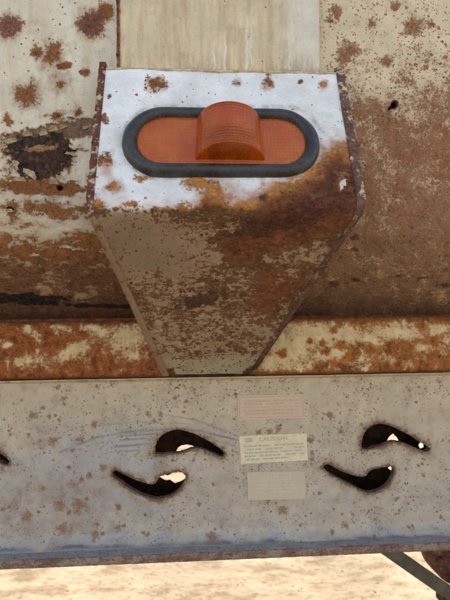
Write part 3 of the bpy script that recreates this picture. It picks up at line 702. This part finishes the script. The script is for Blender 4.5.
# ---- stickers on the web
def text_mesh(body, size, bold=0.0):
    cu = bpy.data.curves.new('t', 'FONT'); cu.body = body; cu.size = size; cu.align_x = 'CENTER'; cu.align_y = 'CENTER'; cu.offset = bold; cu.resolution_u = 2
    o = bpy.data.objects.new('t', cu); scene.collection.objects.link(o)
    dg = bpy.context.evaluated_depsgraph_get(); me = bpy.data.meshes.new_from_object(o.evaluated_get(dg))
    v = np.array([tuple(q.co) for q in me.vertices]); f = [tuple(p.vertices) for p in me.polygons]
    bpy.data.objects.remove(o); bpy.data.curves.remove(cu); bpy.data.meshes.remove(me)
    return v, f
def sticker_mat(name, c1, c2, alpha):
    k = NT(name); a = k.noise(90, 6, .65); b = k.noise(520, 5, .7)
    k.t.links.new(k.mix(k.map(k.math('ADD', k.math('MULTIPLY', a, .6), k.math('MULTIPLY', b, .4)), .4, .62), c1, c2), k.b.inputs['Base Color'])
    k.put(k.b.inputs['Roughness'], .55)
    if isinstance(alpha, float): k.put(k.b.inputs['Alpha'], alpha)
    elif alpha is not None: k.put(k.b.inputs['Alpha'], k.map(k.math('ADD', k.math('MULTIPLY', a, .45), k.math('MULTIPLY', b, .55)), alpha[0], alpha[1]))
    return k.m
def sticker(corners, texts, bars, m_bg, m_tx, frame=None, label=None):
    c = [np.array(at(x, y, Y_WEB-.0003)) for x, y in corners]       # tl, tr, br, bl
    V, F, FM = [], [], []
    def P(u, v, d): 
        q = (c[0]*(1-u)+c[1]*u)*(1-v) + (c[3]*(1-u)+c[2]*u)*v
        w = .0010*float(perlin(np.array([u*3.]), np.array([v*2.]), 5)[0])*0
        return q + np.array([0, w-d, 0])
    def quad(u0, v0, u1, v1, d, m):
        k = len(V); V.extend([P(u0, v0, d), P(u0, v1, d), P(u1, v1, d), P(u1, v0, d)]); F.append((k, k+1, k+2, k+3)); FM.append(m)
    def slab(d0, d1, m):        # sheet with its own thickness
        rg = random.Random(5); n = 26
        ring = [(i/n, 0) for i in range(n)] + [(1, i/n) for i in range(n)] + [(1-i/n, 1) for i in range(n)] + [(0, 1-i/n) for i in range(n)]
        ring = [(u + rg.uniform(-.004, .004), v + rg.uniform(-.009, .009)) for u, v in ring]
        k = len(V); N = len(ring)
        V.extend(P(u, v, d1) for u, v in ring); V.extend(P(u, v, d0) for u, v in ring)
        F.append(tuple(range(k+N-1, k-1, -1))); FM.append(m)
        for i in range(N): F.append((k+i, k+(i+1) % N, k+N+(i+1) % N, k+N+i)); FM.append(m)
    slab(0, .0002, 0)
    wid = np.linalg.norm(c[1]-c[0]); hei = np.linalg.norm(c[3]-c[0])
    for body, u, v, hgt, fill in texts:
        tv, tf = text_mesh(body, 1.0, .02); x0, x1 = tv[:, 0].min(), tv[:, 0].max(); y0, y1 = tv[:, 1].min(), tv[:, 1].max()
        k = len(V)
        for q in tv: V.append(P(u + (q[0]-(x0+x1)/2)/(x1-x0)*fill, v - (q[1]-(y0+y1)/2)/(y1-y0)*hgt, .00032))
        F.extend(tuple(i+k for i in f) for f in tf); FM.extend([1]*len(tf))
    rg = random.Random(9)
    for v, h, u0, u1 in bars:                                       # worn print too small to read
        u = u0
        while u < u1:
            w = rg.uniform(.02, .075); 
            if rg.random() < .86: quad(u, v-h/2, min(u+w, u1), v+h/2, .00032, 1)
            u += w + rg.uniform(.008, .016)
    if frame:
        for (u0, v0, u1, v1) in frame: quad(u0, v0, u1, v1, .00032, 1)
    o = mesh_from('sticker', V, F, None, frame_beam, smooth=False, mats=[m_bg, m_tx], fmat=FM)
    if label: tag(o, label)
pk = sticker_mat('faded_red_sticker', lin(208, 176, 146), lin(196, 172, 148), None); pkt = sticker_mat('faded_red_print', lin(196, 154, 128), lin(200, 166, 142), None)
cr = sticker_mat('cream_sticker', lin(228, 208, 170), lin(210, 191, 157), None); crt = sticker_mat('grey_print', lin(176, 166, 146), lin(190, 178, 156), None)
bl = sticker_mat('worn_blue_sticker', lin(200, 181, 153), lin(192, 175, 150), None); blt = sticker_mat('worn_pale_print', lin(210, 194, 164), lin(202, 186, 158), None)
fr4 = [(.02, .06, .98, .09), (.02, .91, .98, .94), (.02, .09, .032, .91), (.968, .09, .98, .91), (.04, .485, .96, .515)]
sticker([(237.5, 395.5), (304.5, 394), (305, 418), (238, 420)], [], [(.24, .08, .09, .92), (.36, .08, .09, .9), (.64, .08, .08, .93), (.77, .08, .1, .9)], pk, pkt, fr4, 'faded pink sticker with two rows of worn red print')
sticker([(239, 436), (306.5, 433), (308, 460), (241, 464)], [('CAUTION', .50, .15, .14, .42)], [(.38, .055, .06, .95), (.50, .055, .1, .95), (.62, .055, .06, .93), (.74, .055, .06, .95), (.86, .055, .08, .7)], cr, crt, [(.09, .08, .19, .24)], 'cream caution sticker with grey lines of print')
sticker([(247, 472), (305, 471), (306, 499), (248, 500)], [('CAUTION', .50, .24, .16, .5)], [(.48, .04, .16, .8), (.60, .04, .16, .85), (.72, .04, .16, .8)], bl, blt, None, 'worn blue-grey sticker, print nearly gone')

# ---- brace and brake drum behind the beam, lower right
def strut():
    a0, a1 = at(379, 544, .66), at(459, 600, .66); b0 = at(378, 553.5, .66); c0 = at(400, 553, .66)
    d = (a1-a0); L = np.linalg.norm(d); d /= L; s = np.array([-d[2], 0, d[0]]); 
    w = .0098; V, F = [], []
    a = a0 - d*.03; 
    # angle section: a face towards the viewer and a leg going back
    sec = [(-w, 0), (-w, .035), (-w+.004, .035), (-w+.004, .005), (w-.001, .005), (w, .004), (w, .001), (w-.001, 0), (-w+.001, 0)]
    for t in (0, L+.10):
        for q, dep in sec: V.append(a + d*t + s*q + np.array([0, dep, 0]))
    n = len(sec)
    for i in range(n): F.append((i, (i+1) % n, n+(i+1) % n, n+i))
    F += [tuple(range(n))[::-1], tuple(range(n, 2*n))]
    mesh_from('brace', V, F, M['strut'], trailer, smooth=False)
strut()
def lathe(name, C, prof, mat, parent, seg=64):
    """prof: (radius, y offset); axis along Y"""
    V = []; n = len(prof)
    for j in range(seg):
        a = 2*math.pi*j/seg
        for r, y in prof: V.append((C[0]+r*math.cos(a), C[1]+y, C[2]+r*math.sin(a)))
    F = [(j*n+i, ((j+1) % seg)*n+i, ((j+1) % seg)*n+i+1, j*n+i+1) for j in range(seg) for i in range(n-1)]
    return mesh_from(name, V, F, mat, parent)
dc = at(463, 550, .74)
drum = lathe('drum', dc, [(.0, -.012), (.018, -.012), (.021, -.010), (.021, .0), (.036, .001), (.040, -.004), (.056, -.006), (.060, -.003), (.061, .03), (.052, .05), (0, .05)], M['drum'], trailer)
for i in range(8):
    a = 2*math.pi*(i+.3)/8; c = dc + np.array([.045*math.cos(a), -.006, .045*math.sin(a)])
    lathe('bolt', c, [(0, -.006), (.0045, -.006), (.0052, -.005), (.0052, .002)], M['drum'], drum, 6)
br = at(452, 597, .70); coarse('bracket', [(br[0]-.016, br[0]+.05, .70, .72, br[2]-.012, br[2]+.006)], M['dark_rust'])
# legs that carry the trailer, beyond both sides of the picture
for x in (-1.2, 1.2):
    coarse('landing_leg', [(x-.04, x+.04, .53, .61, .012, z_fl-.013), (x-.09, x+.09, .48, .66, -.004, .012)], M['dark_rust'])
    coarse('landing_leg', [(x-.04, x+.04, 1.38, 1.46, .012, z_wb-.001), (x-.09, x+.09, 1.33, 1.51, -.004, .012)], M['dark_rust'])

# ---- curled flakes of paint round the blister
def flake(cx, cy, w, h, ang, curl, seed):
    c = at(cx, cy, Y_WALL-.0008); k = .00101; rg = np.random.RandomState(seed)
    nu, nv = 9, 6; ca, sa = math.cos(math.radians(ang)), math.sin(math.radians(ang)); V = []
    jag = np.convolve(rg.uniform(-.6, .6, nu+2), np.ones(3)/3, 'valid')
    for lay in (0, 1):
        for j in range(nv):
            for i in range(nu):
                u = (i/(nu-1)-.5)*w; v = j/(nv-1)*h*(1+jag[i])*(1-abs(i/(nu-1)-.5)*.9)
                lift = curl*(j/(nv-1))**1.8*(1+.4*jag[i]); 
                x = u*ca - v*sa; y = u*sa + v*ca
                V.append(c + np.array([x*k, -lift*k + lay*.0004, -y*k]))
    f = gridfaces(nv, nu); F = np.concatenate([f, f[:, ::-1]+nu*nv])
    edge = [i for i in range(nu)] + [nu*j+nu-1 for j in range(1, nv)] + [nu*(nv-1)+i for i in range(nu-2, -1, -1)] + [nu*j for j in range(nv-2, 0, -1)]
    E = np.array([(edge[i], edge[(i+1) % len(edge)], edge[(i+1) % len(edge)]+nu*nv, edge[i]+nu*nv) for i in range(len(edge))])
    mesh_from('paint_flake', V, np.concatenate([F, E]), M['flake'], trailer)
for i, q in enumerate([(12, 143, 11, 6, 160, 3.5), (4, 149, 9, 5, 150, 3), (28, 136, 9, 4, 170, 3), (44, 135, 8, 4, 165, 3.2), (54, 131, 10, 4, 170, 3), (64, 128, 8, 3.5, 160, 3.2), 
        (76, 146, 13, 4, 10, 2.5), (72, 153, 11, 4, 18, 2.5), (84, 149, 9, 3, 5, 2), (29, 176, 15, 7, 215, 3.5), (60, 180, 8, 5, 190, 3), (14, 166, 10, 6, 250, 3), (54, 184, 9, 3, 175, 2.4), (20, 181, 12, 3, 185, 2), (48, 117, 8, 3.4, 175, 2.5), (60, 121, 7, 3, 170, 2.2), (35, 256, 10, 2.5, 175, 2), (66, 248, 14, 2.5, 185, 1.8), (76, 250, 8, 2.5, 170, 2), (10, 212, 6, 3, 180, 2.5), (88, 128, 10, 3, 160, 2), (6, 172, 8, 5, 260, 3)]):
    flake(*q, i+1)

# ------------------------------------------------------------------ marker light, held in the box face by its rubber ring
ex = (TR-TL)/np.linalg.norm(TR-TL); dn = ((BL+BR)-(TL+TR))/2; dn /= np.linalg.norm(dn); dn -= ex*dn.dot(ex); dn /= np.linalg.norm(dn)
nrm = np.cross(dn, ex); nrm = nrm if nrm[1] < 0 else -nrm
d = RN @ np.array([(222.0-225)/FPX, -(143.0-300)/FPX, -1.0]); o0 = np.array([0, 0, H]); tt = (TL-o0).dot(nrm)/d.dot(nrm); lc = o0 + d*tt
light = empty('marker_light', tuple(lc)); tag(light, 'amber oval marker light with raised dome in black rubber ring on the white face', 'marker light')
light.matrix_world = Matrix(((ex[0], -dn[0], nrm[0], lc[0]), (ex[1], -dn[1], nrm[1], lc[1]), (ex[2], -dn[2], nrm[2], lc[2]), (0, 0, 0, 1)))
def lmesh(name, V, F, mat, parent, **k): return _mesh_from(name, V, F, mat, parent, **k)
def stadium(hw, hh, n=72):
    s = hw-hh; pts = []
    for i in range(n+1): a = -math.pi/2 + math.pi*i/n; pts.append((s+hh*math.cos(a), hh*math.sin(a)))
    for i in range(n+1): a = math.pi/2 + math.pi*i/n; pts.append((-s+hh*math.cos(a), hh*math.sin(a)))
    return pts
OW, OH, RW = .0893, .0378, .0138           # ring: half length, half height, width of the rubber
def rubber():
    k = NT('weathered_rubber'); a = k.noise(70, 6, .65); b = k.noise(400, 5, .7)
    col = k.mix(k.map(a, .35, .65), lin(40, 39, 39), lin(62, 62, 62)); col = k.mix(k.math('MULTIPLY', k.map(b, .55, .75), .55), col, lin(120, 118, 114))
    k.t.links.new(col, k.b.inputs['Base Color']); k.put(k.b.inputs['Roughness'], k.map(a, .3, .7, .30, .5, 'LINEAR')); k.put(k.b.inputs['Specular IOR Level'], .45)
    k.bump(k.math('ADD', a, k.math('MULTIPLY', b, .35)), .35, .0008); return k.m
def lens_mat(name):
    k = NT(name); a = k.noise(45, 5, .6); b = k.noise(900, 4, .7)
    sc = k.noise(260, 5, .7, k.scaled(1, 6, 1))
    col = k.mix(k.map(a, .35, .65), lin(250, 114, 26), lin(252, 132, 42)); col = k.mix(k.math('MULTIPLY', k.map(b, .56, .76), .3), col, lin(226, 150, 96))
    k.t.links.new(col, k.b.inputs['Base Color'])
    k.put(k.b.inputs['Roughness'], k.map(sc, .35, .7, .06, .26, 'LINEAR')); k.put(k.b.inputs['Specular IOR Level'], .5); k.put(k.b.inputs['IOR'], 1.49)
    k.put(k.b.inputs['Transmission Weight'], k.map(k.math('ADD', k.math('MULTIPLY', a, .5), k.math('MULTIPLY', b, .5)), .35, .65, .78, .55, 'LINEAR'))
    wx = k.n('ShaderNodeTexWave', bands_direction='X'); wx.inputs['Scale'].default_value = 95; wx.inputs['Distortion'].default_value = .6; k.t.links.new(k.co, wx.inputs['Vector'])
    wy = k.n('ShaderNodeTexWave', bands_direction='Y'); wy.inputs['Scale'].default_value = 95; wy.inputs['Distortion'].default_value = .6; k.t.links.new(k.co, wy.inputs['Vector'])
    pr = k.math('MULTIPLY', k.math('ADD', wx.outputs['Fac'], wy.outputs['Fac']), .9)
    k.bump(k.math('ADD', k.math('ADD', k.math('MULTIPLY', sc, .5), k.math('MULTIPLY', b, .3)), pr), .4, .0006); return k.m
M['rubber'] = rubber(); M['lens'] = lens_mat('amber_lens')
def ring():
    sec = [(0, -.001), (0, .0014), (.0006, .0030), (.0020, .0052), (.0044, .0070), (.0070, .0076), (.0094, .0070), (.0114, .0052), (.0126, .0034), (.0134, .0022), (RW, .0018), (RW, -.001)]
    V = []; base = stadium(1, .5)
    n = len(stadium(OW, OH)); m = len(sec)
    rows = [stadium(OW-o, OH-o*.93) for o, _ in sec]
    for j, (o, z) in enumerate(sec):
        for i, (x, y) in enumerate(rows[j]):
            w = .0004*math.sin(i*.13+1) + .0002*math.sin(i*.31+j*.3)
            V.append((x + w*.5, y + w, z + (.0004*math.sin(i*.17+2) if z > 0 else 0)))
    F = [(j*n+i, j*n+(i+1) % n, (j+1)*n+(i+1) % n, (j+1)*n+i) for j in range(m-1) for i in range(n)]
    o = lmesh('rubber_ring', V, F, M['rubber'], light)
    return o
ring()
def lens():
    V, F = [], []; fr_ = [1.02, 1.0, .97, .9, .75, .55, .3, .12]; hz = [-.0005, .0026, .0036, .0042, .0045, .0047, .0048, .0048]
    st = stadium(OW-RW+.001, OH-RW*.93+.001); n = len(st)
    for k, z in zip(fr_, hz):
        for x, y in st: V.append((x*k if k > .95 else x*(k*.9+.1*k), y*k, z))
    m = len(fr_)
    F = [(j*n+i, j*n+(i+1) % n, (j+1)*n+(i+1) % n, (j+1)*n+i) for j in range(m-1) for i in range(n)] + [tuple((m-1)*n+i for i in range(n))]
    return lmesh('lens', V, F, M['lens'], light)
ln = lens()
def reflector():
    st = stadium(OW-RW+.0005, OH-RW*.93+.0005); V = [(x*k, y*k, z) for k, z in ((1, .0006), (.96, .0010), (.5, .0012)) for x, y in st]; n = len(st)
    F = [(j*n+i, j*n+(i+1) % n, (j+1)*n+(i+1) % n, (j+1)*n+i) for j in range(2) for i in range(n)] + [tuple(2*n+i for i in range(n))]
    lmesh('reflector', V, F, plain_rust('grey_reflector', lin(206, 196, 184), lin(222, 214, 204), lin(170, 150, 130), scale=60, lightamt=.3, rough=.35), light)
reflector()
def dark_block():  # block added inside the dome to darken its end cap
    V, F = [], []; n = 20
    for y, r in ((-.019, .0), (-.019, .013), (-.0185, .0150), (.004, .0150), (.004, .0)):
        for i in range(n+1):
            a = math.pi*i/n; V.append((.0058 + r*1.25*math.cos(a), y, .0016 + r*math.sin(a)))
    m = n+1; F = [(j*m+i, j*m+i+1, (j+1)*m+i+1, (j+1)*m+i) for j in range(4) for i in range(n)]
    lmesh('cap_dark_block', V, F, plain_rust('brown_dark_block', lin(84, 46, 24), lin(110, 64, 34), lin(150, 100, 60), scale=200, lightamt=.3, rough=.5), light)
dark_block()
def dome():
    """half-round boss across the lens: curved roof, closed ends, faint ribs near each end"""
    nu, nv = 61, 160; hw, hh, ht = .0275, .0222, .0245; V = []
    for j in range(nv):
        s = -1 + 2*j/(nv-1); y = hh*s
        e = max(0, (abs(s)-.94)/.06); shr = 1 - .045*e*e
        groove = .00045*sum(math.exp(-((s-g)/.016)**2) for g in (-.9, -.8, -.7, -.58, -.44, -.28, .9, .8))*2.2
        for i in range(nu):
            a = math.pi*i/(nu-1); cx, cz = math.cos(a), math.sin(a)
            fl = 1 + .06*(1-cz)**3
            V.append((.0058 + hw*cx*shr*fl*(1+.03*-s)*(1.06 if cx > 0 else 1), y, .0035 + ((ht*shr - groove)*cz**.92 if cz > 0 else 0)))
    F = [(j*nu+i, j*nu+i+1, (j+1)*nu+i+1, (j+1)*nu+i) for j in range(nv-1) for i in range(nu-1)]
    for j in (0, nv-1):           # flat ends
        base = len(V)
        for k in (.97, .6, .01):
            for i in range(nu):
                x, y, z = V[j*nu+i]; V.append((x*k, y + (.0004 if j == 0 else -.0004)*(k < .9), .0035 + (z-.0035)*k))
        prev = j*nu
        for k in range(3):
            cur = base + k*nu
            F += [(prev+i, prev+i+1, cur+i+1, cur+i) if j else (prev+i, cur+i, cur+i+1, prev+i+1) for i in range(nu-1)]
            prev = cur
    o = lmesh('dome', V, [f[::-1] for f in F], M['lens'], ln)
    md = o.modifiers.new('weighted', 'WEIGHTED_NORMAL') if False else None
    return o
dome()

# ------------------------------------------------------------------ ground
def ground():
    xs = np.concatenate([-np.geomspace(300, 3.2, 16), np.linspace(-3, 3, 121), np.geomspace(3.2, 300, 16)])
    ys = np.concatenate([-np.geomspace(300, 3.2, 16), np.linspace(-3, 6, 181), np.geomspace(6.2, 300, 18)])
    P = np.zeros((len(ys), len(xs), 3)); P[..., 0] = xs[None]; P[..., 1] = ys[:, None]
    X, Y = P[..., 0], P[..., 1]
    near = sm(np.hypot(X, Y), 14, 5)
    P[..., 2] = (.012*fb(X, Y, .5, 201, 4) - .014)*near
    for x in (-1.2, 1.2):
        for y in (.57, 1.42): 
            w = sm(np.maximum(abs(X-x), abs(Y-y)), .2, .12); P[..., 2] = P[..., 2]*(1-w) - .004*w
    k = NT('dry_sandy_ground'); a = k.noise(1.6, 6, .6); b = k.noise(14, 7, .65, k.scaled(.5, 1, 1)); c = k.noise(70, 5, .75, k.scaled(.6, 1, 1))
    col = k.mix(k.map(a, .35, .65), lin(128, 119, 105), lin(144, 134, 119)); col = k.mix(k.math('MULTIPLY', k.map(b, .47, .64), .75), col, lin(100, 88, 72)); col = k.mix(k.math('MULTIPLY', k.map(c, .5, .68), .6), col, lin(80, 69, 55))
    k.t.links.new(col, k.b.inputs['Base Color']); k.put(k.b.inputs['Roughness'], .95); k.put(k.b.inputs['Specular IOR Level'], .15)
    k.bump(k.math('ADD', b, k.math('MULTIPLY', c, .3)), .6, .02)
    o = surf('ground', P, k.m, None, {}, flip=True); tag(o, 'bright dry sandy ground beyond the beam', 'ground', 'structure')
    # loose gravel
    rg = np.random.RandomState(21); V, F = [], []
    ico = np.array([(0, 0, 1), (.9, 0, .4), (.28, .85, .4), (-.72, .53, .4), (-.72, -.53, .4), (.28, -.85, .4), (.72, .53, -.4), (-.28, .85, -.4), (-.9, 0, -.4), (-.28, -.85, -.4), (.72, -.53, -.4), (0, 0, -1)])
    icf = [(0, 1, 2), (0, 2, 3), (0, 3, 4), (0, 4, 5), (0, 5, 1), (1, 6, 2), (2, 7, 3), (3, 8, 4), (4, 9, 5), (5, 10, 1), (2, 6, 7), (3, 7, 8), (4, 8, 9), (5, 9, 10), (1, 10, 6), (11, 7, 6), (11, 8, 7), (11, 9, 8), (11, 10, 9), (11, 6, 10)]
    xy = np.stack([rg.uniform(-1.6, 1.8, 1500), rg.uniform(1.0, 3.6, 1500)], 1); gz = .012*fb(xy[:, 0], xy[:, 1], .5, 201, 4) - .014
    for i in range(1500):
        x, y = xy[i]; r = rg.choice([.002, .003, .004, .006], p=[.35, .35, .22, .08])
        q = len(V); s = rg.uniform(.7, 1.3, 3)*r; s[2] *= .45; th = rg.uniform(0, 6.28); cs, sn = math.cos(th), math.sin(th)
        g = gz[i]
        for v in ico*(1+rg.uniform(-.15, .15, (12, 1))):
            a_, b_ = v[0]*s[0], v[1]*s[1]; V.append((x+a_*cs-b_*sn, y+a_*sn+b_*cs, g+v[2]*s[2]+s[2]*.3))
        F += [tuple(j+q for j in f) for f in icf]
    o = _mesh_from('gravel', np.array(V), np.array(F), plain_rust('pebble', lin(126, 110, 88), lin(146, 130, 106), lin(210, 196, 170), scale=12, lightamt=.4), None, smooth=False)
    tag(o, 'small loose stones scattered over the bright ground', 'gravel', 'stuff')
ground()
